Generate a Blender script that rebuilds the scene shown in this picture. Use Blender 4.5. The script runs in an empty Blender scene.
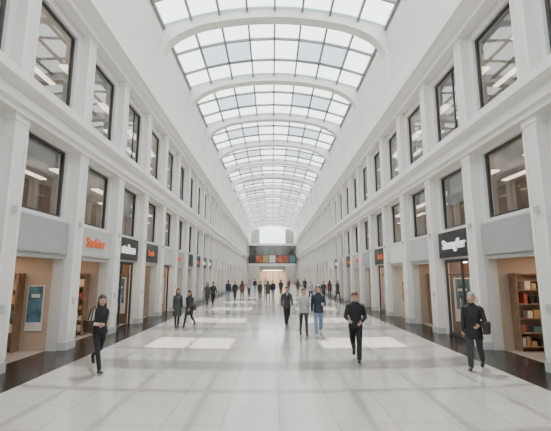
import bpy, bmesh, math, random
from mathutils import Vector, Matrix
from mathutils.bvhtree import BVHTree
random.seed(7)
scene = bpy.context.scene
COL = scene.collection

# ------------------------------------------------------------ materials
def pmat(name, col, rough=0.6, metal=0.0, spec=0.5, emit=None, estr=0.0, noise=0.0, nscale=3.0, bump=0.0):
    m = bpy.data.materials.new(name); m.use_nodes = True
    nt = m.node_tree; b = nt.nodes['Principled BSDF']
    b.inputs['Base Color'].default_value = (*col, 1)
    b.inputs['Roughness'].default_value = rough
    b.inputs['Metallic'].default_value = metal
    b.inputs['Specular IOR Level'].default_value = spec
    if emit:
        b.inputs['Emission Color'].default_value = (*emit, 1)
        b.inputs['Emission Strength'].default_value = estr
    if noise > 0 or bump > 0:
        tc = nt.nodes.new('ShaderNodeTexCoord'); n = nt.nodes.new('ShaderNodeTexNoise')
        n.inputs['Scale'].default_value = nscale; n.inputs['Detail'].default_value = 4
        nt.links.new(tc.outputs['Object'], n.inputs['Vector'])
        if noise > 0:
            r = nt.nodes.new('ShaderNodeValToRGB')
            r.color_ramp.elements[0].position = 0.3; r.color_ramp.elements[1].position = 0.7
            r.color_ramp.elements[0].color = (*[c*(1-noise) for c in col], 1)
            r.color_ramp.elements[1].color = (*[min(1, c*(1+noise)) for c in col], 1)
            nt.links.new(n.outputs['Fac'], r.inputs['Fac']); nt.links.new(r.outputs['Color'], b.inputs['Base Color'])
        if bump > 0:
            bp = nt.nodes.new('ShaderNodeBump'); bp.inputs['Strength'].default_value = bump
            nt.links.new(n.outputs['Fac'], bp.inputs['Height']); nt.links.new(bp.outputs['Normal'], b.inputs['Normal'])
    return m

def glassmat(name, tint, gloss=1.0, rough=0.02, diffuser=0.0, diffusercol=(0.8,0.85,0.88), ior=1.5):
    m = bpy.data.materials.new(name); m.use_nodes = True
    nt = m.node_tree; nt.nodes.clear()
    out = nt.nodes.new('ShaderNodeOutputMaterial')
    tr = nt.nodes.new('ShaderNodeBsdfTransparent'); tr.inputs['Color'].default_value = (*tint, 1)
    base = tr
    if diffuser > 0:
        tl = nt.nodes.new('ShaderNodeBsdfTranslucent'); tl.inputs['Color'].default_value = (*diffusercol, 1)
        mx = nt.nodes.new('ShaderNodeMixShader'); mx.inputs[0].default_value = diffuser
        nt.links.new(tr.outputs[0], mx.inputs[1]); nt.links.new(tl.outputs[0], mx.inputs[2]); base = mx
    gl = nt.nodes.new('ShaderNodeBsdfGlossy'); gl.inputs['Roughness'].default_value = rough
    gl.inputs['Color'].default_value = (gloss, gloss, gloss, 1)
    fr = nt.nodes.new('ShaderNodeFresnel')
    # thin pane: same reflectance from both sides
    geo = nt.nodes.new('ShaderNodeNewGeometry'); mr = nt.nodes.new('ShaderNodeMapRange')
    mr.inputs['To Min'].default_value = ior; mr.inputs['To Max'].default_value = 1.0/ior
    nt.links.new(geo.outputs['Backfacing'], mr.inputs['Value']); nt.links.new(mr.outputs[0], fr.inputs['IOR'])
    m2 = nt.nodes.new('ShaderNodeMixShader')
    nt.links.new(fr.outputs[0], m2.inputs[0]); nt.links.new(base.outputs[0], m2.inputs[1]); nt.links.new(gl.outputs[0], m2.inputs[2])
    nt.links.new(m2.outputs[0], out.inputs['Surface'])
    return m

M = {}
M['white'] = pmat('white_plaster', (0.84,0.815,0.78), 0.55, noise=0.015, nscale=0.7)
M['white2'] = pmat('white_cladding', (0.78,0.755,0.72), 0.5, noise=0.02, nscale=0.9)
M['rib'] = pmat('white_steel_paint', (0.88,0.86,0.83), 0.45)
M['grey'] = pmat('grey_panel', (0.38,0.385,0.38), 0.45, noise=0.03, nscale=1.5)
M['lgrey'] = pmat('light_grey_panel', (0.52,0.52,0.51), 0.45)
M['frame'] = pmat('dark_window_frame', (0.05,0.052,0.055), 0.4)
M['muntin'] = pmat('skylight_frame', (0.24,0.235,0.23), 0.45)
M['black'] = pmat('black_fascia', (0.018,0.018,0.02), 0.35)
M['tan'] = pmat('tan_shop_wall', (0.46,0.36,0.285), 0.6, noise=0.06, nscale=1.2)
M['cream'] = pmat('cream_shop_wall', (0.62,0.56,0.50), 0.6)
M['dark'] = pmat('dark_shop_wall', (0.16,0.10,0.07), 0.6, noise=0.15)
M['wood'] = pmat('wood_shelf', (0.26,0.16,0.10), 0.5, noise=0.2, nscale=6)
M['sfloor'] = pmat('shop_floor', (0.38,0.33,0.29), 0.3)
M['lampw'] = pmat('warm_shop_lamp', (1,0.9,0.8), 0.5, emit=(1.0,0.74,0.52), estr=11)
M['lampc'] = pmat('office_lamp', (1,1,1), 0.5, emit=(1.0,0.82,0.62), estr=4)
M['lampd'] = pmat('spot_lamp', (1,1,1), 0.5, emit=(1.0,0.70,0.44), estr=20)
M['room'] = pmat('upper_room_wall', (0.40,0.38,0.36), 0.7, noise=0.15, nscale=0.5)
M['room2'] = pmat('upper_room_wall_warm', (0.42,0.33,0.26), 0.7, noise=0.25, nscale=0.6)
M['blind'] = pmat('window_blind', (0.50,0.49,0.47), 0.8)
M['red'] = pmat('banner_red', (0.45,0.12,0.07), 0.5, noise=0.5, nscale=0.8)
M['orange'] = pmat('sign_orange', (0.72,0.15,0.05), 0.4, emit=(0.9,0.17,0.03), estr=0.15)
M['signw'] = pmat('sign_white', (0.9,0.9,0.9), 0.4, emit=(1,1,1), estr=0.5)
M['stripe'] = pmat('dark_granite_border', (0.020,0.018,0.018), 0.2, spec=0.3, noise=0.25, nscale=9)
M['posterb'] = pmat('poster_blue', (0.08,0.18,0.25), 0.4, noise=0.6, nscale=2.5)
M['posterw'] = pmat('poster_paper', (0.66,0.67,0.67), 0.5)
M['goods1'] = pmat('goods_red', (0.4,0.10,0.07), 0.5)
M['goods2'] = pmat('goods_cream', (0.72,0.66,0.55), 0.5)
M['goods3'] = pmat('goods_teal', (0.10,0.22,0.25), 0.5)
M['goods4'] = pmat('goods_ochre', (0.45,0.30,0.15), 0.5)
M['chrome'] = pmat('brushed_steel', (0.6,0.6,0.6), 0.3, metal=1)
M['glass'] = glassmat('shop_glass', (0.90,0.91,0.91), 0.8)
M['winglass'] = glassmat('window_glass', (0.55,0.56,0.57), 0.95, ior=2.0)
M['clear'] = glassmat('skylight_clear_glass', (0.86,0.92,0.94))
M['diffuser'] = glassmat('skylight_sun_diffuser', (0.80,0.92,0.98), diffuser=0.80, diffusercol=(0.54,0.60,0.63))  # invented diffusing panes, softening the sun everywhere but below the clear ones
M['facade'] = glassmat('facade_frosted_glass', (0.9,0.95,0.97), diffuser=0.6)

def floor_mat():
    m = bpy.data.materials.new('pale_stone_tiles'); m.use_nodes = True
    nt = m.node_tree; b = nt.nodes['Principled BSDF']
    tc = nt.nodes.new('ShaderNodeTexCoord')
    br = nt.nodes.new('ShaderNodeTexBrick'); br.offset = 0.0
    br.inputs['Scale'].default_value = 1.0
    br.inputs['Brick Width'].default_value = 0.85; br.inputs['Row Height'].default_value = 0.85
    br.inputs['Mortar Size'].default_value = 0.008; br.inputs['Mortar Smooth'].default_value = 0.3
    br.inputs['Color1'].default_value = (0.34,0.32,0.30,1); br.inputs['Color2'].default_value = (0.365,0.345,0.325,1)
    br.inputs['Mortar'].default_value = (0.23,0.22,0.205,1)
    nt.links.new(tc.outputs['Object'], br.inputs['Vector'])
    b.inputs['Roughness'].default_value = 0.12
    nt.links.new(br.outputs['Color'], b.inputs['Base Color'])
    b.inputs['Specular IOR Level'].default_value = 0.55
    return m
M['floor'] = floor_mat()

# ------------------------------------------------------------ mesh builder
class MB:
    def __init__(s): s.v=[]; s.f=[]; s.m=[]; s.mats=[]
    def mi(s, k):
        if k not in s.mats: s.mats.append(k)
        return s.mats.index(k)
    def box(s, x0,x1,y0,y1,z0,z1, k):
        x0,x1=sorted((x0,x1)); y0,y1=sorted((y0,y1)); z0,z1=sorted((z0,z1))
        o=len(s.v); i=s.mi(k)
        s.v += [(x0,y0,z0),(x1,y0,z0),(x1,y1,z0),(x0,y1,z0),(x0,y0,z1),(x1,y0,z1),(x1,y1,z1),(x0,y1,z1)]
        for q in ((0,3,2,1),(4,5,6,7),(0,1,5,4),(1,2,6,5),(2,3,7,6),(3,0,4,7)):
            s.f.append(tuple(o+a for a in q)); s.m.append(i)
    def face(s, pts, k):
        o=len(s.v); s.v += [tuple(p) for p in pts]; s.f.append(tuple(range(o,o+len(pts)))); s.m.append(s.mi(k))
    def prism(s, poly, y0, y1, k):
        o=len(s.v); n=len(poly); i=s.mi(k)
        s.v += [(x,y0,z) for x,z in poly]+[(x,y1,z) for x,z in poly]
        for a in range(n):
            b=(a+1)%n; s.f.append((o+a,o+b,o+n+b,o+n+a)); s.m.append(i)
        s.f.append(tuple(o+a for a in range(n))[::-1]); s.m.append(i)
        s.f.append(tuple(o+n+a for a in range(n))); s.m.append(i)
    def beam(s, p0, p1, w, d, k):
        p0=Vector(p0); p1=Vector(p1); t=(p1-p0).normalized()
        up=Vector((0,0,1)) if abs(t.z)<0.9 else Vector((0,1,0))
        a=t.cross(up).normalized()*w/2; b=a.cross(t).normalized()*d/2
        o=len(s.v); i=s.mi(k)
        for p in (p0,p1):
            for q in (-a-b, a-b, a+b, -a+b): s.v.append(tuple(p+q))
        for q in ((0,1,2,3),(7,6,5,4),(0,4,5,1),(1,5,6,2),(2,6,7,3),(3,7,4,0)):
            s.f.append(tuple(o+c for c in q)); s.m.append(i)
    def lathe(s, cx, cy, prof, k, n=14):
        o=len(s.v); i=s.mi(k)
        for r,z in prof:
            for a in range(n):
                t=2*math.pi*a/n; s.v.append((cx+r*math.cos(t), cy+r*math.sin(t), z))
        for j in range(len(prof)-1):
            for a in range(n):
                b=(a+1)%n; s.f.append((o+j*n+a,o+j*n+b,o+(j+1)*n+b,o+(j+1)*n+a)); s.m.append(i)
    def mesh(s, name):
        me=bpy.data.meshes.new(name); me.from_pydata(s.v,[],s.f)
        for k in s.mats: me.materials.append(M[k])
        me.polygons.foreach_set('material_index', s.m)
        bm=bmesh.new(); bm.from_mesh(me); bmesh.ops.recalc_face_normals(bm, faces=bm.faces); bm.to_mesh(me); bm.free()
        me.update(); return me
    def obj(s, name, bevel=0):
        return place(s.mesh(name), name, bevel=bevel)
def place(me, name, loc=(0,0,0), rz=0, parent=None, bevel=0):
    o=bpy.data.objects.new(name, me); COL.objects.link(o); o.location=loc; o.rotation_euler=(0,0,rz)
    if parent: o.parent=parent
    if bevel:
        b=o.modifiers.new('bevel','BEVEL'); b.width=bevel; b.segments=2; b.limit_method='ANGLE'
    return o

# ------------------------------------------------------------ layout
P=3.05; YS=8.7-5*P; NB=35; YE=YS+NB*P
XP=6.1; XW=6.35; XG=6.5
def colY(i): return 8.7+i*P

b=MB(); b.box(-5.1,5.1,YS,YE,-0.2,0,'floor'); b.obj('floor')
for s,nm in ((-1,'trim_floor_border_left'),(1,'trim_floor_border_right')):
    b=MB(); b.box(s*5.1,s*6.62,YS,YE,-0.2,0.0,'stripe'); b.obj(nm)

for s,side in ((-1,'left'),(1,'right')):
    b=MB()
    def bx(x0,x1,y0,y1,z0,z1,k): b.box(s*x0,s*x1,y0,y1,z0,z1,k)
    bx(XW,XG+.1,YS,YE,2.72,3.82,'white2')
    bx(XW,XG+.1,YS,YE,5.84,7.2,'white2')
    bx(XW,XG+.1,YS,YE,9.65,10.5,'white2')
    for i in range(NB+1):
        y=YS+i*P
        y0=max(YS,y-.5); y1=min(YE,y+.5)
        bx(XW,XG+.1,y0,y1,3.82,5.84,'white2'); bx(XW,XG+.1,y0,y1,7.2,9.65,'white2')
        y0=max(YS,y-.3); y1=min(YE,y+.3)
        bx(XW,XG+.1,y0,y1,0,2.72,'white2')
    bx(XG+.1,10.6,YS,YE,2.78,3.7,'room'); bx(XG+.1,10.6,YS,YE,6.1,6.9,'room'); bx(5.73,10.6,YS,YE,10.6,10.7,'white')
    bx(10.4,10.6,YS,YE,0,10.6,'room'); bx(6.62,10.6,YS,YE,-0.2,-0.001,'sfloor')
    bx(9.3,9.4,YS,YE,3.7,6.1,'room2'); bx(9.3,9.4,YS,YE,6.9,10.6,'room')
    b.obj('wall_'+side)
    c=MB()
    prof=[(XW,5.92),(6.02,5.92),(6.02,6.05),(5.93,6.09),(5.93,6.36),(5.80,6.42),(5.72,6.5),(5.72,6.68),(XW,6.72)]
    c.prism([(s*x,z) for x,z in prof],YS,YE,'white')
    c.obj('trim_cornice_'+side)
    c=MB()
    prof=[(XW,9.95),(6.0,9.95),(6.0,10.1),(5.85,10.16),(5.72,10.28),(5.6,10.34),(5.6,10.6),(XW,10.6)]
    c.prism([(s*x,z) for x,z in prof],YS,YE,'white')
    c.obj('trim_top_cornice_'+side)
    c=MB(); c.prism([(s*x,z) for x,z in [(XW,6.98),(6.22,6.98),(6.2,7.12),(XW,7.16)]],YS,YE,'white'); c.obj('trim_sill_'+side)
    c=MB()
    prof=[(5.72,10.6),(5.6,10.6),(5.62,11.1),(5.58,12.0),(5.5,12.9),(5.42,13.6),(5.42,14.15),(5.62,14.15),(5.72,12.8),(5.8,11.2)]
    c.prism([(s*x,z) for x,z in prof],YS,YE,'white')
    c.obj('ceiling_cove_'+side)

pb=MB(); pb.box(XP,XW,-.25,.25,0.0,5.92,'white2'); pb.box(XP-.03,XW,-.28,.28,0,.22,'lgrey')
pb.box(XP-.02,XW,-.27,.27,5.74,5.92,'white'); pb.box(XP-.02,XP,-.25,-.17,.3,5.6,'white'); pb.box(XP-.02,XP,.17,.25,.3,5.6,'white')
pb.box(XP-.08,XP-.001,-.05,.05,3.60,3.74,'lgrey'); pb.box(XP-.03,XP-.001,-.06,.06,1.3,1.5,'lgrey')
pil=pb.mesh('pilaster')
ub=MB(); ub.box(XP+.02,XW,-.24,.24,6.74,9.95,'white2'); ub.box(XP-.01,XW,-.27,.27,6.72,6.90,'white'); ub.box(XP,XW,-.26,.26,9.80,9.95,'white')
ub.box(XP-.0,XP+.02,-.24,-.16,7.0,9.7,'white'); ub.box(XP-.0,XP+.02,.16,.24,7.0,9.7,'white')
upil=ub.mesh('upper_pilaster')
def win(z0,z1,mull,blind=0):
    w=MB(); y0,y1=-1.02,1.02; x0,x1=XG-.06,XG+.02; t=.065
    w.box(x0,x1,y0,y1,z0,z0+t,'frame'); w.box(x0,x1,y0,y1,z1-t,z1,'frame')
    w.box(x0,x1,y0,y0+t,z0+t,z1-t,'frame'); w.box(x0,x1,y1-t,y1,z0+t,z1-t,'frame')
    for m in mull: w.box(x0+.015,x1-.01,m-.02,m+.02,z0+t,z1-t,'frame')
    w.face([(XG-.016,y1-t,z0+t),(XG-.016,y0+t,z0+t),(XG-.016,y0+t,z1-t),(XG-.016,y1-t,z1-t)],'winglass')
    if blind: w.box(XG+.12,XG+.14,y0+.02,y1-.02,z1-blind,z1,'blind')
    w.box(7.4,7.7,-.7,.7,z1-.15,z1-.1,'lampc'); w.box(8.6,8.8,-.7,.7,z1-.15,z1-.1,'lampc')
    return w.mesh('window')
wls=[win(3.83,5.83,[],.5),win(3.83,5.83,[],0),win(3.83,5.83,[],1.1)]; wus=[win(7.21,9.64,[],0),win(7.21,9.64,[-.35],.8),win(7.21,9.64,[],.5)]

def goods(w,x,y0,y1,z,rnd):
    y=y0
    while y<y1-.1:
        d=rnd.uniform(.08,.2); h=rnd.uniform(.12,.3)
        w.box(x,x+.2,y,y+d,z,z+h,rnd.choice(['goods1','goods2','goods3','goods4','goods2','black','posterw']))
        y+=d+rnd.uniform(.02,.08)
def mannequin(w,x,y,k,k2=None):
    k2=k2 or k
    w.lathe(x,y,[(0,.0),(.16,.0),(.16,.03),(.02,.04),(.02,.8)],'chrome')
    w.lathe(x,y,[(.02,.8),(.12,.78),(.16,.92),(.13,1.1),(.17,1.35),(.15,1.43),(.06,1.5)],k2)
    w.lathe(x,y,[(.05,1.49),(.045,1.55),(.08,1.6),(.09,1.68),(.06,1.78),(0,1.8)],k)
    for s in (-1,1):
        w.beam((x,y+s*.18,1.42),(x-.03,y+s*.22,1.15),.08,.08,k2); w.beam((x-.03,y+s*.22,1.15),(x-.06,y+s*.2,.9),.06,.06,k)
def shop_open(seed,wall,posters):
    r=random.Random(seed); w=MB()
    w.box(XG+.1,10.3,-1.35,-1.23,0,2.77,wall); w.box(XG+.1,10.3,1.23,1.35,0,2.77,wall)
    w.box(10.2,10.39,-1.23,1.23,0,2.77,wall); w.box(XG+.1,10.3,-1.35,1.35,2.70,2.775,'cream')
    w.box(7.2,9.6,-.25,.25,2.66,2.70,'lampw')
    for z in (.25,.8,1.35,1.9):
        w.box(9.8,10.2,-1.1,1.1,z,z+.04,'wood'); goods(w,9.88,-1.05,1.05,z+.04,r)
    w.box(9.8,10.2,-1.15,-1.1,0,2.3,'wood'); w.box(9.8,10.2,1.1,1.15,0,2.3,'wood')
    w.box(8.2,8.9,-.4,.4,.78,.83,'wood')
    for a in (8.24,8.82):
        for c in (-.36,.32): w.box(a,a+.05,c,c+.05,0,.78,'wood')
    goods(w,8.35,-.35,.35,.83,r)
    for s,pk in ((-1,posters[0]),(1,posters[1])):
        x0=6.95
        if pk:
            w.box(6.80,7.28,s*1.20,s*1.23,.55,1.85,'posterw'); w.box(6.83,7.25,s*1.19,s*1.20,.8,1.82,pk); w.box(6.9,7.15,s*1.185,s*1.19,1.5,1.6,'posterw')
            x0=7.4
        w.box(x0,x0+.04,s*.9,s*1.23,0,2.2,'wood'); w.box(9.3,9.34,s*.9,s*1.23,0,2.2,'wood'); w.box(8.3,8.34,s*.9,s*1.23,0,2.2,'wood')
        for z in (.12,.5,.9,1.3,1.7,2.17):
            w.box(x0+.04,9.3,s*.9,s*1.23,z,z+.03,'wood')
            if z>2: continue
            x=x0+.08
            while x<9.1:
                d=r.uniform(.08,.2)
                if r.random()<.85: w.box(x,x+d,s*.95,s*1.2,z+.03,z+.03+r.uniform(.12,.3),r.choice(['goods1','goods2','goods3','goods4','posterw','black','goods2']))
                x+=d+.04
    mannequin(w,7.5,-.1,'goods2',r.choice(['goods3','black','goods1']))
    w.box(XW-.04,XG+.1,-1.23,-1.16,0,2.72,'lgrey'); w.box(XW-.04,XG+.1,1.16,1.23,0,2.72,'lgrey'); w.box(XW-.04,XG+.1,-1.23,1.23,2.62,2.72,'lgrey')
    return w
def shop_glass(seed,wall):
    r=random.Random(seed); w=MB()
    w.box(XG+.1,10.3,-1.35,-1.23,0,2.77,wall); w.box(XG+.1,10.3,1.23,1.35,0,2.77,wall)
    w.box(10.2,10.39,-1.23,1.23,0,2.77,'tan'); w.box(XG+.1,10.3,-1.35,1.35,2.70,2.775,'dark')
    for a in (7.0,7.9,8.8):
        for c in (-.8,0,.8): w.lathe(a,c,[(0,2.60),(.08,2.60),(.09,2.70)],'lampd',10)
    w.box(8.6,9.6,-.9,.9,2.66,2.70,'lampw')
    for z in (.3,.85,1.4,1.95):
        w.box(9.85,10.2,-1.1,1.1,z,z+.04,'wood'); goods(w,9.9,-1.05,1.05,z+.04,r)
    mannequin(w,7.3,-.75,'goods2','goods1')
    for s in (-1,1):
        w.box(6.72,7.38,s*1.19,s*1.23,.45,2.05,'posterw'); w.box(6.78,7.32,s*1.185,s*1.19,.9,2.0,'posterb'); w.box(6.85,7.2,s*1.18,s*1.185,1.55,1.65,'posterw')
        for z in (.3,.75,1.2,1.7):
            w.box(7.6,9.6,s*1.0,s*1.23,z,z+.03,'wood'); x=7.65
            while x<9.4:
                d=r.uniform(.1,.2); w.box(x,x+d,s*1.02,s*1.2,z+.03,z+.03+r.uniform(.1,.3),r.choice(['goods1','goods2','goods4','posterw'])); x+=d+.06
    x0,x1=XG-.04,XG+.04
    for y in (-1.23,-.02,1.17): w.box(x0,x1,y,y+.06,0,2.72,'frame')
    w.box(x0,x1,-1.23,1.23,2.6,2.72,'frame'); w.box(x0,x1,-1.15,1.15,2.15,2.19,'frame'); w.box(x0,x1,.04,1.23,0,.10,'frame')
    w.face([(XG,1.17,.10),(XG,.04,.10),(XG,.04,2.6),(XG,1.17,2.6)],'glass')
    w.lathe(XG-.1,.1,[(.0,.85),(.015,.85),(.015,1.35),(0,1.35)],'chrome',8)
    return w
def fascia(k):
    w=MB(); w.box(XW-.09,XW-.001,-1.2,1.2,2.73,3.70,k)
    if k!='black':
        w.box(XW-.10,XW-.09,-1.2,1.2,3.66,3.70,'lgrey')
    w.box(XW-.11,XW-.085,-1.2,1.2,2.73,2.77,'chrome')
    return w.mesh('fascia')
shops={'o1':shop_open(1,'tan',(None,None)).mesh('shop'),'o2':shop_open(2,'cream',('goods4','goods4')).mesh('shop'),'o3':shop_open(5,'tan',('posterb','posterb')).mesh('shop'),
       'g1':shop_glass(3,'dark').mesh('shop'),'g2':shop_glass(4,'tan').mesh('shop')}
fas={'grey':fascia('grey'),'lgrey':fascia('lgrey'),'black':fascia('black'),'white2':fascia('white2')}

def text_mesh(txt,size,k,bold=0.006):
    cu=bpy.data.curves.new('t','FONT'); cu.body=txt; cu.size=size; cu.extrude=.02; cu.offset=bold
    cu.align_x='CENTER'; cu.align_y='CENTER'
    o=bpy.data.objects.new('t',cu); COL.objects.link(o)
    dg=bpy.context.evaluated_depsgraph_get(); me=bpy.data.meshes.new_from_object(o.evaluated_get(dg))
    bpy.data.objects.remove(o); me.materials.clear(); me.materials.append(M[k]); me.name='sign_lettering'
    return me
R_TXT=Matrix(((0,0,-1),(-1,0,0),(0,1,0))).to_4x4()

cfgL={-1:('o1','grey',None),0:('o3','grey',None),1:('o1','lgrey',('Stefsier',.46,'orange')),2:('g1','black',('stefton',.55,'signw')),3:('o1','black',('Sonfe',.4,'orange')),4:('g2','lgrey',None),5:('o2','grey',('mode',.45,'orange')),6:('o1','black',None)}
cfgR={-1:('o1','grey',None),0:('o1','grey',None),1:('g1','black',('Stongfler',.47,'signw')),2:('o1','lgrey',None),3:('o2','white2',None),4:('g2','black',('Stefo',.5,'orange')),5:('o1','grey',None),6:('o2','lgrey',('salon',.45,'orange'))}
rr=random.Random(11)
wn=0
for s in (1,-1):
    rz=0 if s>0 else math.pi
    for i in range(-5,NB-5+1):
        y=colY(i)
        if YS+.3<y<YE-.3:
            place(pil,'pilaster',(0,y,0),rz); place(upil,'upper_pilaster',(0,y,0),rz)
        if i>=NB-5: continue
        yc=colY(i)+P/2
        wn+=1; place(wls[(i*7+(s>0))%3],'window_%d'%wn,(0,yc,0),rz)
        wn+=1; place(wus[(i*5+(s>0)*2)%3],'window_%d'%wn,(0,yc,0),rz)
        cfg=(cfgR if s>0 else cfgL).get(i)
        if not cfg:
            cfg=(rr.choice(['o1','o2','o3','g1','g2']),rr.choice(['grey','lgrey','black','black','white2']),
                 rr.choice([None,None,('nova',.5,'orange'),('linea',.5,'signw'),('casa',.5,'orange')]))
            if cfg[2] and cfg[2][2]=='signw': cfg=(cfg[0],'black',cfg[2])
        sh=place(shops[cfg[0]],'shopfront',(0,yc,0),rz)
        f=place(fas[cfg[1]],'fascia_sign_board',parent=sh)
        if cfg[2]:
            t=place(text_mesh(*cfg[2]),'sign_lettering',parent=sh)
            t.matrix_local=Matrix.Translation((XW-.115,0,3.22))@R_TXT

# ------------------------------------------------------------ skylight
def zb(x): return 14.6-1.0*(x/5.4)**2
RY=[17.1+6.15*k for k in range(-3,14) if 17.1+6.15*k<YE]
inner=[(-5.6,11.3),(-5.5,12.1),(-5.36,12.75),(-5.1,13.25),(-4.7,13.62),(-4.2,13.9)]+[(x,zb(x)) for x in [-3.5,-2.8,-2.1,-1.4,-.7,0,.7,1.4,2.1,2.8,3.5]]+[(4.2,13.9),(4.7,13.62),(5.1,13.25),(5.36,12.75),(5.5,12.1),(5.6,11.3)]
outer=[(-5.66,11.3),(-5.66,12.1),(-5.66,12.75),(-5.66,13.4),(-5.6,14.2),(-4.9,14.5)]+[(x,zb(x)+.75) for x in [-3.5,-2.8,-2.1,-1.4,-.7,0,.7,1.4,2.1,2.8,3.5]]+[(4.9,14.5),(5.6,14.2),(5.66,13.4),(5.66,12.75),(5.66,12.1),(5.66,11.3)]
rb=MB(); hw=.28
for a in range(len(inner)-1):
    i0,i1,o1,o0=inner[a],inner[a+1],outer[a+1],outer[a]
    rb.face([(i0[0],-hw,i0[1]),(i1[0],-hw,i1[1]),(i1[0],hw,i1[1]),(i0[0],hw,i0[1])],'rib')
    rb.face([(o0[0],-hw,o0[1]),(o1[0],-hw,o1[1]),(o1[0],hw,o1[1]),(o0[0],hw,o0[1])],'rib')
    for y in (-hw,hw):
        rb.face([(i0[0],y,i0[1]),(i1[0],y,i1[1]),(o1[0],y,o1[1]),(o0[0],y,o0[1])],'rib')
ribm=rb.mesh('roof_arch')
for y in RY: place(ribm,'roof_arch',(0,y,0))
xs=[-5.4+1.35*i for i in range(9)]
def zg(x): return zb(x)+.42
sk=MB(); gl=MB()
edges=[YS+.01]+RY+[YE-.01]
for a in range(len(edges)-1):
    y0,y1=edges[a],edges[a+1]; L=y1-y0
    rows=[y0+L*t for t in (0,1/3,2/3,1)] if L>4 else [y0,y1]
    for j in range(len(rows)-1):
        if j>0:
            for c in range(8): sk.beam((xs[c],rows[j],zg(xs[c])-.03),(xs[c+1],rows[j],zg(xs[c+1])-.03),.08,.14,'muntin')
        for c in range(8):
            k='clear' if (j==1 and c in (1,2,5,6) and y0>16) else 'diffuser'  # clear panes placed to throw floor sun patches; added diffusers mask the rest
            gl.face([(xs[c],rows[j],zg(xs[c])+.06),(xs[c],rows[j+1],zg(xs[c])+.06),(xs[c+1],rows[j+1],zg(xs[c+1])+.06),(xs[c+1],rows[j],zg(xs[c+1])+.06)],k)
for c,x in enumerate(xs):
    xx=max(-5.35,min(5.35,x))
    sk.beam((xx,YS+.02,zg(x)-.04),(xx,YE-.02,zg(x)-.04),.09,.18,'muntin')
so=sk.obj('skylight'); g=gl.obj('glazing'); g.parent=so

# ------------------------------------------------------------ end walls
b=MB()
b.box(-6.6,-3.4,YE,YE+.3,0,14.2,'white'); b.box(3.4,6.6,YE,YE+.3,0,14.2,'white'); b.box(-3.4,3.4,YE,YE+.3,9.6,10.2,'white')
b.box(-3.4,3.4,YE,YE+.3,3.4,4.4,'grey')
b.box(-6.6,6.6,YE+4,YE+4.2,0,10,'cream'); b.box(-10.6,-6.6,YE,YE+.3,0,10.7,'white'); b.box(6.6,10.6,YE,YE+.3,0,10.7,'white')
b.box(-3.4,3.4,YE,YE+4.2,-.2,0,'sfloor'); b.box(-3.4,3.4,YE+.3,YE+4.2,3.4,3.6,'cream')
b.box(-2.5,2.5,YE+1,YE+3,3.3,3.38,'lampw')
b.box(-3.6,-3.4,YE+.3,YE+4.2,0,10,'cream'); b.box(3.4,3.6,YE+.3,YE+4.2,0,10,'cream')
for x in (-1.7,0,1.7): b.box(x-.05,x+.05,YE+.05,YE+.15,0,3.4,'frame')
for x in (-3.4,-1.7,0,1.7,3.3): b.box(x,x+.1,YE+.05,YE+.2,4.4,9.6,'frame')
b.box(-3.4,3.4,YE+.1,YE+.11,4.4,9.6,'facade')
b.prism([(-5.6,10.2),(5.6,10.2)]+[(x,zg(x)+.2) for x in (5.6,4,2,0,-2,-4,-5.6)],YE,YE+.3,'facade')
b.obj('wall_far')
b=MB()
b.box(-5.75,5.75,YE-8,YE-4.5,4.3,4.9,'white')
b.box(-5.75,5.75,YE-8.02,YE-7.98,4.9,6.9,'frame')
for i,k in enumerate(['frame','red','goods4','posterw','red','goods1','goods3']):
    b.box(-5.6+i*1.62,-5.6+i*1.62+1.45,YE-8.1,YE-8.02,5.1,6.8,k)
for i in range(8): b.box(-5.75+i*1.63,-5.68+i*1.63,YE-8.05,YE-7.95,6.9,9.2,'frame')
b.box(-5.75,5.75,YE-8.01,YE-8.0,6.9,9.2,'winglass'); b.box(-5.75,5.75,YE-8.1,YE-4.5,9.2,9.7,'white'); b.box(-5.75,5.75,YE-4.7,YE-4.5,4.9,9.2,'lgrey')
b.obj('pedestrian_bridge')
b=MB(); b.box(-10.6,10.6,YS-.2,YS,10.2,10.7,'white'); b.box(-10.6,-6.2,YS-.2,YS,0,10.2,'white'); b.box(6.2,10.6,YS-.2,YS,0,10.2,'white')
b.box(-6.2,6.2,YS-.1,YS-.09,0,10.2,'facade')  # unseen rear glazing behind the camera, added to let front fill light in
for i in range(8): b.box(-6.2+i*1.75,-6.1+i*1.75,YS-.2,YS,0,10.2,'frame')
for z in (3,6.3,10.1): b.box(-6.2,6.2,YS-.18,YS-.02,z,z+.12,'frame')
b.prism([(-5.6,10.7),(5.6,10.7)]+[(x,zg(x)+.2) for x in (5.6,4,2,0,-2,-4,-5.6)],YS-.2,YS,'white')
b.obj('wall_back')

# ------------------------------------------------------------ people
def cm(name,col,rough=.8): 
    if name not in M: M[name]=pmat(name,col,rough,noise=.12,nscale=14)
cm('skin',(0.50,0.29,0.20),.5); cm('cloth_black',(0.014,0.014,0.017)); cm('cloth_charcoal',(0.04,0.042,0.048)); cm('cloth_navy',(0.02,0.027,0.05))
cm('cloth_grey',(0.36,0.36,0.37)); cm('cloth_cream',(0.58,0.54,0.48)); cm('denim_blue',(0.17,0.25,0.36)); cm('hair_dark',(0.02,0.013,0.01),.5); cm('hair_brown',(0.08,0.04,0.02),.5)
cm('hair_grey',(0.22,0.21,0.20),.6); cm('shoe_black',(0.012,0.012,0.012),.35); cm('shoe_white',(0.65,0.65,0.65),.5); cm('cloth_olive',(0.06,0.065,0.06)); cm('cloth_red',(0.16,0.05,0.045)); cm('leather',(0.03,0.02,0.015),.4); cm('lip',(0.35,0.14,0.11),.5)
M['signw2']=pmat('eye_white',(0.75,0.75,0.73),.3)
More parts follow.
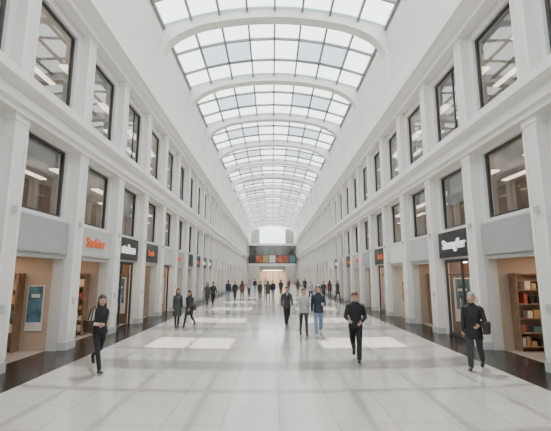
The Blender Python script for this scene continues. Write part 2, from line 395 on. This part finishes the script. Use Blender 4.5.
class Grp:
    def __init__(s): s.g={}
    def add(s,k,v,f):
        V,F=s.g.setdefault(k,([],[])); o=len(V); V+= [tuple(p) for p in v]; F+= [tuple(o+a for a in q) for q in f]
    def loft(s,k,rings,n=20,pw=1.0):
        v=[];f=[]
        for (c,ax,ay) in rings:
            for a in range(n):
                t=2*math.pi*a/n; ct,st=math.cos(t),math.sin(t)
                v.append(Vector(c)+ax*(math.copysign(abs(ct)**pw,ct))+ay*(math.copysign(abs(st)**pw,st)))
        for j in range(len(rings)-1):
            for a in range(n):
                b=(a+1)%n; f.append((j*n+a,j*n+b,(j+1)*n+b,(j+1)*n+a))
        f.append(tuple(range(n))[::-1]); o=(len(rings)-1)*n; f.append(tuple(o+a for a in range(n)))
        s.add(k,v,f)
    def ell(s,k,c,r,ax=None,n=16,m=10,fn=None):
        c=Vector(c); v=[];f=[]
        X,Y,Z=ax if ax else (Vector((1,0,0)),Vector((0,1,0)),Vector((0,0,1)))
        v.append(Vector((0,0,1)))
        for j in range(1,m):
            ph=math.pi*j/m
            for a in range(n):
                t=2*math.pi*a/n; v.append(Vector((math.sin(ph)*math.cos(t),math.sin(ph)*math.sin(t),math.cos(ph))))
        v.append(Vector((0,0,-1)))
        if fn: v=[fn(p) for p in v]
        v=[c+X*(p.x*r[0])+Y*(p.y*r[1])+Z*(p.z*r[2]) for p in v]
        for a in range(n):
            b=(a+1)%n; f.append((0,1+a,1+b))
            for j in range(m-2): f.append((1+j*n+a,1+(j+1)*n+a,1+(j+1)*n+b,1+j*n+b))
            f.append((len(v)-1,1+(m-2)*n+b,1+(m-2)*n+a))
        s.add(k,v,f)
    def cap(s,k,p0,r0,p1,r1,n=12,mid=None):
        p0=Vector(p0);p1=Vector(p1); t=(p1-p0).normalized()
        up=Vector((0,1,0)) if abs(t.y)<.8 else Vector((1,0,0))
        a=t.cross(up).normalized(); b=t.cross(a).normalized()
        rs=[(p0,r0)]+([(p0.lerp(p1,.35),mid)] if mid else [])+[(p1,r1)]
        s.loft(k,[(c,a*r,b*r) for c,r in rs],n)
        s.ell(k,p0,(r0,)*3,n=n,m=8); s.ell(k,p1,(r1,)*3,n=n,m=8)
X1,Y1,Z1=Vector((1,0,0)),Vector((0,1,0)),Vector((0,0,1))
def build_person(o, vox):
    G=Grp(); w=o.get('woman',False); top=o['top']; bot=o['bot']; hair=o['hair']; shoe=o.get('shoe','shoe_black')
    lean=o.get('lean',0.03)
    def T(p): p=Vector(p); return Vector((p.x,p.y-lean*max(0,p.z-.9),p.z))
    hz=.91; sw=.158 if w else .180
    low=[]
    for s,(a,kb,ft) in ((-1,o['legR']),(1,o['legL'])):
        a=math.radians(a);kb=math.radians(kb);ft=math.radians(ft)
        hip=Vector((s*.085,0,hz)); knee=hip+Vector((0,-math.sin(a),-math.cos(a)))*.42
        b=a-kb; ank=knee+Vector((-s*.02,-math.sin(b),-math.cos(b)))*.415
        lw=-.004 if w else .010
        G.cap(bot,hip,.080+lw,knee,.060+lw,mid=.078+lw)
        G.cap(bot,knee,.059+lw,ank+Vector((0,0,.02)),.043+max(0,lw)*1.6,mid=.058+lw)
        d=Vector((0,-math.cos(ft),math.sin(ft))); u=Vector((0,math.sin(ft),math.cos(ft)))
        heel=ank-d*.045-u*.045; toe=ank+d*.165-u*.052
        rings=[]
        for t,wd,ht in ((-.02,.025,.025),(.0,.034,.04),(.25,.036,.052),(.5,.040,.045),(.75,.047,.033),(.93,.038,.027),(1.0,.02,.018)):
            c=heel.lerp(toe,t)+u*(ht-.035); rings.append((c,X1*wd,u*ht))
        G.loft(shoe,rings,14)
        G.cap(shoe if not w else bot,ank,.043,ank-u*.03,.04)
        low.append(min((heel-u*.037).z,(toe-u*.03).z))
    zmin=min(low)
    G.loft(bot,[((0,.0,.80),X1*.12,Y1*.085),((0,.005,.86),X1*.155,Y1*.108),((0,0,.95),X1*(.155),Y1*.105),((0,0,1.03),X1*.13,Y1*.09)])
    hem=o.get('hem',.86); fl=o.get('flare',1.0); q=.92 if w else 1.0; wa=.84 if w else .97
    rings=[]
    hz_list=[(hem,.182*fl,.150*fl)]
    if hem<.8: hz_list.append((.82,.182,.146))
    hz_list+= [(.95,.174,.130),(1.07,.160*wa,.117),(1.16,.163*(.5+wa/2),.118),(1.28,.184*q,.126 if not w else .130),(1.36,.196*q,.116),(1.41,.192*q,.100),(1.445,.155*q,.084),(1.475,.10*q,.072),(1.50,.068,.064),(1.52,.060,.060)]
    for z,rx,ry in hz_list: rings.append((T((0,.0,z)),X1*rx,Y1*ry))
    G.loft(top,rings,24,pw=.88)
    if o.get('shirt'):
        G.ell(o['shirt'],T((0,-.085,1.40)),(.038,.040,.09))
        for s in (-1,1): G.cap(top,T((s*.045,-.085,1.46)),.016,T((s*.008,-.135,1.27)),.014,8)
    for s,(fa,ab,eb) in ((-1,o['armR']),(1,o['armL'])):
        fa=math.radians(fa);ab=math.radians(ab);eb=math.radians(eb)
        sh=T((s*sw,0,1.385))
        d=Vector((s*math.sin(ab),-math.sin(fa)*math.cos(ab),-math.cos(fa)*math.cos(ab)))
        el=sh+d*.275
        e=fa+eb; ab2=ab*(.3 if eb<.9 else -1.5)
        d2=Vector((s*math.sin(ab2),-math.sin(e)*math.cos(ab2),-math.cos(e)*math.cos(ab2))); wr=el+d2*.25
        r=.92 if w else 1.06
        sl=o.get('sleeve',top)
        G.cap(sl,sh,.057*r,el,.050*r,mid=.058*r); G.cap(sl,el,.050*r,wr,.038*r,mid=.047*r)
        f=d2; side=X1*s; nrm=f.cross(side).normalized()
        fwd=nrm if nrm.y<0 else -nrm
        inn=-X1*s; inn=(inn-f*inn.dot(f)).normalized()
        G.cap('skin',wr,.026,wr+f*.03,.026)
        G.ell('skin',wr+f*.065,(.042,.017,.05),ax=(fwd,inn,f))
        for k,(off,L) in enumerate(((.030,.072),(.010,.080),(-.010,.075),(-.029,.058))):
            b0=wr+f*.095+fwd*off; b1=b0+(f+inn*.25+fwd*off*3).normalized()*L*.55; b2=b1+(f*.75+inn*.65).normalized()*L*.5
            G.cap('skin',b0,.0092,b1,.0086,8); G.cap('skin',b1,.0086,b2,.0075,8)
        b0=wr+f*.04+fwd*.03; b1=b0+(f*.6+fwd*.7+inn*.2).normalized()*.04; b2=b1+(f+fwd*.1+inn*.3).normalized()*.032
        G.cap('skin',b0,.013,b1,.011,8); G.cap('skin',b1,.011,b2,.009,8)
    G.cap('skin',T((0,.01,1.46)),.055 if not w else .046,T((0,0,1.57)),.052 if not w else .045)
    tz=math.radians(o.get('turn',0)); tn=math.radians(o.get('nod',5))
    HR=Matrix.Rotation(tz,3,'Z')@Matrix.Rotation(tn,3,'X')
    ax=(HR@X1,HR@Y1,HR@Z1); hb=T((0,-.005,1.56))
    K=1.05
    def H(x,y,z): return hb+HR@Vector((x,y,z))*K
    def headfn(p):
        k=1.0
        if p.z<0: k=1-.28*(-p.z)**1.3
        y=p.y
        if p.z<0 and y>0: y*=1+.25*p.z
        return Vector((p.x*k*(1-.06*max(0,-p.y)),y,p.z))
    def sc(*r): return tuple(a*K for a in r)
    G.ell('skin',H(0,-.012,.072),sc(.076,.096,.118),ax=ax,n=24,m=16,fn=headfn)
    G.ell('skin',H(0,-.055,-.005),sc(.040,.042,.035),ax=ax)
    G.cap('skin',H(0,-.104,.085),.008,H(0,-.118,.052),.011,8)
    for s in (-1,1):
        G.ell('skin',H(s*.078,.005,.065),sc(.010,.020,.031),ax=ax)
        G.ell('skin',H(s*.032,-.088,.040),sc(.022,.018,.022),ax=ax)
    def hairfn(p):
        p=p.copy()
        if p.z<.36:
            lim=-.16 if p.z>.0 else .14
            if p.y<lim: p.x*=.78; p.y=lim
        if p.z<-.66: p.z=-.66
        return p
    G.ell(hair,H(0,.004,.084),sc(.090,.108,.124),ax=ax,n=32,m=24,fn=hairfn)
    if o.get('long'):
        G.loft(hair,[(H(0,.045,.14),X1*.074,Y1*.05),(H(0,.06,.03),X1*.086,Y1*.045),(H(0,.072,-.08),X1*.094,Y1*.042),(H(0,.085,-.17),X1*.085,Y1*.038),(H(0,.09,-.24),X1*.05,Y1*.02)])
        for s in (-1,1):
            G.cap(hair,H(s*.066,.012,.11),.028,H(s*.078,.005,-.02),.024); G.cap(hair,H(s*.078,.005,-.02),.024,H(s*.088,-.03,-.15),.020)
    V=[];F_=[]
    for k,(v,f) in G.g.items():
        oo=len(V); V+=v; F_+=[tuple(oo+a for a in q) for q in f]
    me=bpy.data.meshes.new('p'); me.from_pydata(V,[],F_)
    bm=bmesh.new(); bm.from_mesh(me); bmesh.ops.recalc_face_normals(bm,faces=bm.faces); bm.to_mesh(me); bm.free()
    ob=bpy.data.objects.new('p',me); COL.objects.link(ob)
    r=ob.modifiers.new('r','REMESH'); r.mode='VOXEL'; r.voxel_size=vox; r.use_smooth_shade=True
    sm=ob.modifiers.new('s','SMOOTH'); sm.factor=.5; sm.iterations=2 if vox<.01 else 1
    dg=bpy.context.evaluated_depsgraph_get(); out=bpy.data.meshes.new_from_object(ob.evaluated_get(dg))
    bpy.data.objects.remove(ob)
    keys=list(G.g.keys()); trees=[BVHTree.FromPolygons(*G.g[k]) for k in keys]
    out.materials.clear()
    for k in keys: out.materials.append(M[k])
    idx=[]
    for p in out.polygons:
        c=p.center; best=9;bi=0
        for i,t in enumerate(trees):
            h=t.find_nearest(c,max(.03,vox*2))
            if h[0] is not None and h[3]<best: best=h[3];bi=i
        idx.append(bi)
    out.polygons.foreach_set('material_index',idx)
    E=Grp()
    if vox<.012:
        for s in (-1,1):
            E.ell('signw2',H(s*.031,-.098,.078),(.014,.007,.007),ax=ax); E.ell('hair_dark',H(s*.031,-.103,.078),(.006,.003,.006),ax=ax)
            E.ell(hair,H(s*.032,-.100,.098),(.018,.005,.003),ax=ax)
        E.ell('lip',H(0,-.098,.022),(.020,.007,.006),ax=ax)
    bm=bmesh.new(); bm.from_mesh(out)
    for k,(v,f) in E.g.items():
        out.materials.append(M[k]); mi=len(out.materials)-1
        vs=[bm.verts.new(p) for p in v]
        for q in f:
            try: fc=bm.faces.new([vs[a] for a in q]); fc.material_index=mi; fc.smooth=True
            except ValueError: pass
    for vv in bm.verts: vv.co.z-=zmin
    for fc in bm.faces: fc.smooth=True
    bm.to_mesh(out); bm.free(); out.update()
    return out, zmin

CX,CZ,F=-.12,2.15,380.0
HOR=275.0; PITCH=math.atan((HOR-215.5)/F)
VX=272.0
def ground(px,py):
    zc=F*CZ/(math.cos(PITCH)*(py-HOR)); y=(zc+CZ*math.sin(PITCH))/math.cos(PITCH)
    return CX+(px-VX)/F*zc, y, zc
def person(o,px,feet,headpx,heading,name,vox=.0075,mesh=None):
    x,y,zc=ground(px,feet)
    if mesh is None: mesh,_=build_person(o,vox)
    ob=place(mesh,name,(x,y,0),math.radians(heading))
    h=(feet-headpx)*zc/F*1.02; sc=h/1.76; ob.scale=(sc,)*3
    return ob
def bag(parent,loc,size,strap,k='leather'):
    w=MB(); sx,sy,sz=size; x,y,z=loc
    w.box(x-sx/2,x+sx/2,y-sy/2,y+sy/2,z-sz/2,z+sz/2,k)
    w.box(x-sx/2-.006,x+sx/2+.006,y-sy/2-.006,y+sy/2+.006,z,z+sz/2+.006,k)
    for i in range(len(strap)-1): w.beam(strap[i],strap[i+1],.03,.008,k)
    ob=place(w.mesh('shoulder_bag'),'shoulder_bag',parent=parent,bevel=.012)
WALK=dict(legR=(24,6,12),legL=(-14,32,-38),armR=(-22,7,10),armL=(24,7,18))
WALK2=dict(legL=(22,5,12),legR=(-12,30,-36),armL=(-20,7,12),armR=(22,7,20))
STAND=dict(legR=(4,4,0),legL=(-4,2,0),armR=(2,7,10),armL=(4,7,15))
p=person(dict(woman=True,top='cloth_black',sleeve='cloth_cream',bot='cloth_black',hair='hair_dark',long=True,legR=(24,5,12),legL=(-20,40,-50),armR=(-5,14,95),armL=(-22,9,12),turn=-10,hem=.9),98,371,296,45,'walking_woman')
bag(p,(-.25,.03,1.02),(.12,.32,.26),[(-.25,.11,1.14),(-.19,.06,1.42),(-.14,0,1.48),(-.20,-.06,1.40),(-.25,-.08,1.14)])
person(dict(top='cloth_black',bot='cloth_black',hair='hair_brown',flare=1.05,nod=14,**{**WALK2,'legR':(-10,48,-50),'armR':(4,14,72),'armL':(0,14,66)}),357,361,293,-14,'walking_man')
p=person(dict(top='cloth_black',bot='cloth_charcoal',hair='hair_grey',hem=.70,flare=1.06,legR=(16,4,8),legL=(-12,26,-28),armR=(-5,8,20),armL=(-5,12,75),turn=-8),478,370,295,-38,'walking_man')
bag(p,(.27,.0,.95),(.12,.32,.26),[(.27,.10,1.07),(.22,.06,1.38),(.15,0,1.47),(.21,-.06,1.36),(.27,-.10,1.07)])
person(dict(top='cloth_charcoal',bot='cloth_black',hair='hair_dark',shirt='cloth_grey',hem=.8,**WALK),287,325,287,5,'walking_man')
person(dict(woman=True,top='cloth_grey',bot='cloth_charcoal',hair='hair_brown',**WALK2),304,336,289,3,'walking_woman')
person(dict(top='cloth_navy',bot='denim_blue',hair='hair_dark',shoe='shoe_white',hem=.82,**{**WALK,'armL':(15,9,80)}),319,336,286,-6,'walking_man')
person(dict(woman=True,top='cloth_olive',bot='cloth_black',hair='hair_brown',long=True,hem=.5,flare=1.15,**STAND),177,327,290,30,'standing_woman',vox=.010)
p=person(dict(woman=True,top='cloth_charcoal',bot='cloth_black',hair='hair_dark',long=True,hem=.62,flare=1.1,**WALK),189,327,291,-20,'standing_woman',vox=.010)
bag(p,(.25,.0,.9),(.1,.28,.22),[(.25,.08,1.0),(.2,.0,1.44),(.25,-.08,1.0)])
far=[]
for o in (dict(top='cloth_charcoal',bot='cloth_black',hair='hair_dark',hem=.8,**WALK),
          dict(woman=True,top='cloth_olive',bot='cloth_charcoal',hair='hair_brown',long=True,hem=.62,flare=1.1,**WALK2),
          dict(top='cloth_navy',bot='denim_blue',hair='hair_brown',**STAND),
          dict(woman=True,top='cloth_red',bot='cloth_black',hair='hair_dark',long=True,**WALK),
          dict(top='cloth_grey',bot='cloth_navy',hair='hair_grey',**WALK2)):
    far.append(build_person(o,.016)[0])
spots=[(213,305,287,0,20),(207,306,289,1,-10),(228,301,285,2,160),(235,300,285,0,10),(242,300,284,3,180),(249,296,284,4,0),(260,300,284,0,0),(268,301,284,1,190),(273,299,283,2,0),
       (281,295,283,0,180),(311,300,284,4,10),(324,300,285,0,0),(330,298,284,3,170),(338,301,285,1,20),(255,292,282,2,0),(289,292,282,3,0),(298,294,283,1,180),(305,292,282,0,0),(265,290,281,4,0)]
for px,fy,hy,k,hd in spots:
    x,y,zc=ground(px,fy)
    ob=place(far[k],'walking_woman' if k in(1,3) else 'walking_man',(x,y,0),math.radians(hd))
    sc=random.uniform(.93,1.0); ob.scale=(sc,)*3

# ------------------------------------------------------------ light
wd=bpy.data.worlds.new('sky'); scene.world=wd; wd.use_nodes=True; nt=wd.node_tree
bg=nt.nodes['Background']; bg.inputs['Strength'].default_value=2.7
tc=nt.nodes.new('ShaderNodeTexCoord'); sp=nt.nodes.new('ShaderNodeSeparateXYZ'); cr=nt.nodes.new('ShaderNodeValToRGB')
cr.color_ramp.elements[0].position=0.0; cr.color_ramp.elements[0].color=(1,.96,.91,1)
cr.color_ramp.elements[1].position=.85; cr.color_ramp.elements[1].color=(.56,.74,.88,1)
nt.links.new(tc.outputs['Generated'],sp.inputs[0]); nt.links.new(sp.outputs['Z'],cr.inputs[0]); nt.links.new(cr.outputs[0],bg.inputs['Color'])
sun=bpy.data.lights.new('sun','SUN'); sun.energy=24; sun.angle=math.radians(.6); sun.color=(1,.90,.78)
so=bpy.data.objects.new('sun',sun); COL.objects.link(so)
d=Vector((0.02,-7.5,-14.9)).normalized(); so.rotation_euler=d.to_track_quat('-Z','Y').to_euler(); so.location=(0,40,40)

cam=bpy.data.cameras.new('camera'); cam.sensor_width=36; cam.lens=36*F/551; cam.clip_end=500; cam.clip_start=.05
co=bpy.data.objects.new('camera',cam); COL.objects.link(co); co.location=(CX,0,CZ)
yaw=math.atan((275.5-VX)/F)
co.rotation_euler=(math.radians(90)+PITCH,0,-yaw)
scene.camera=co
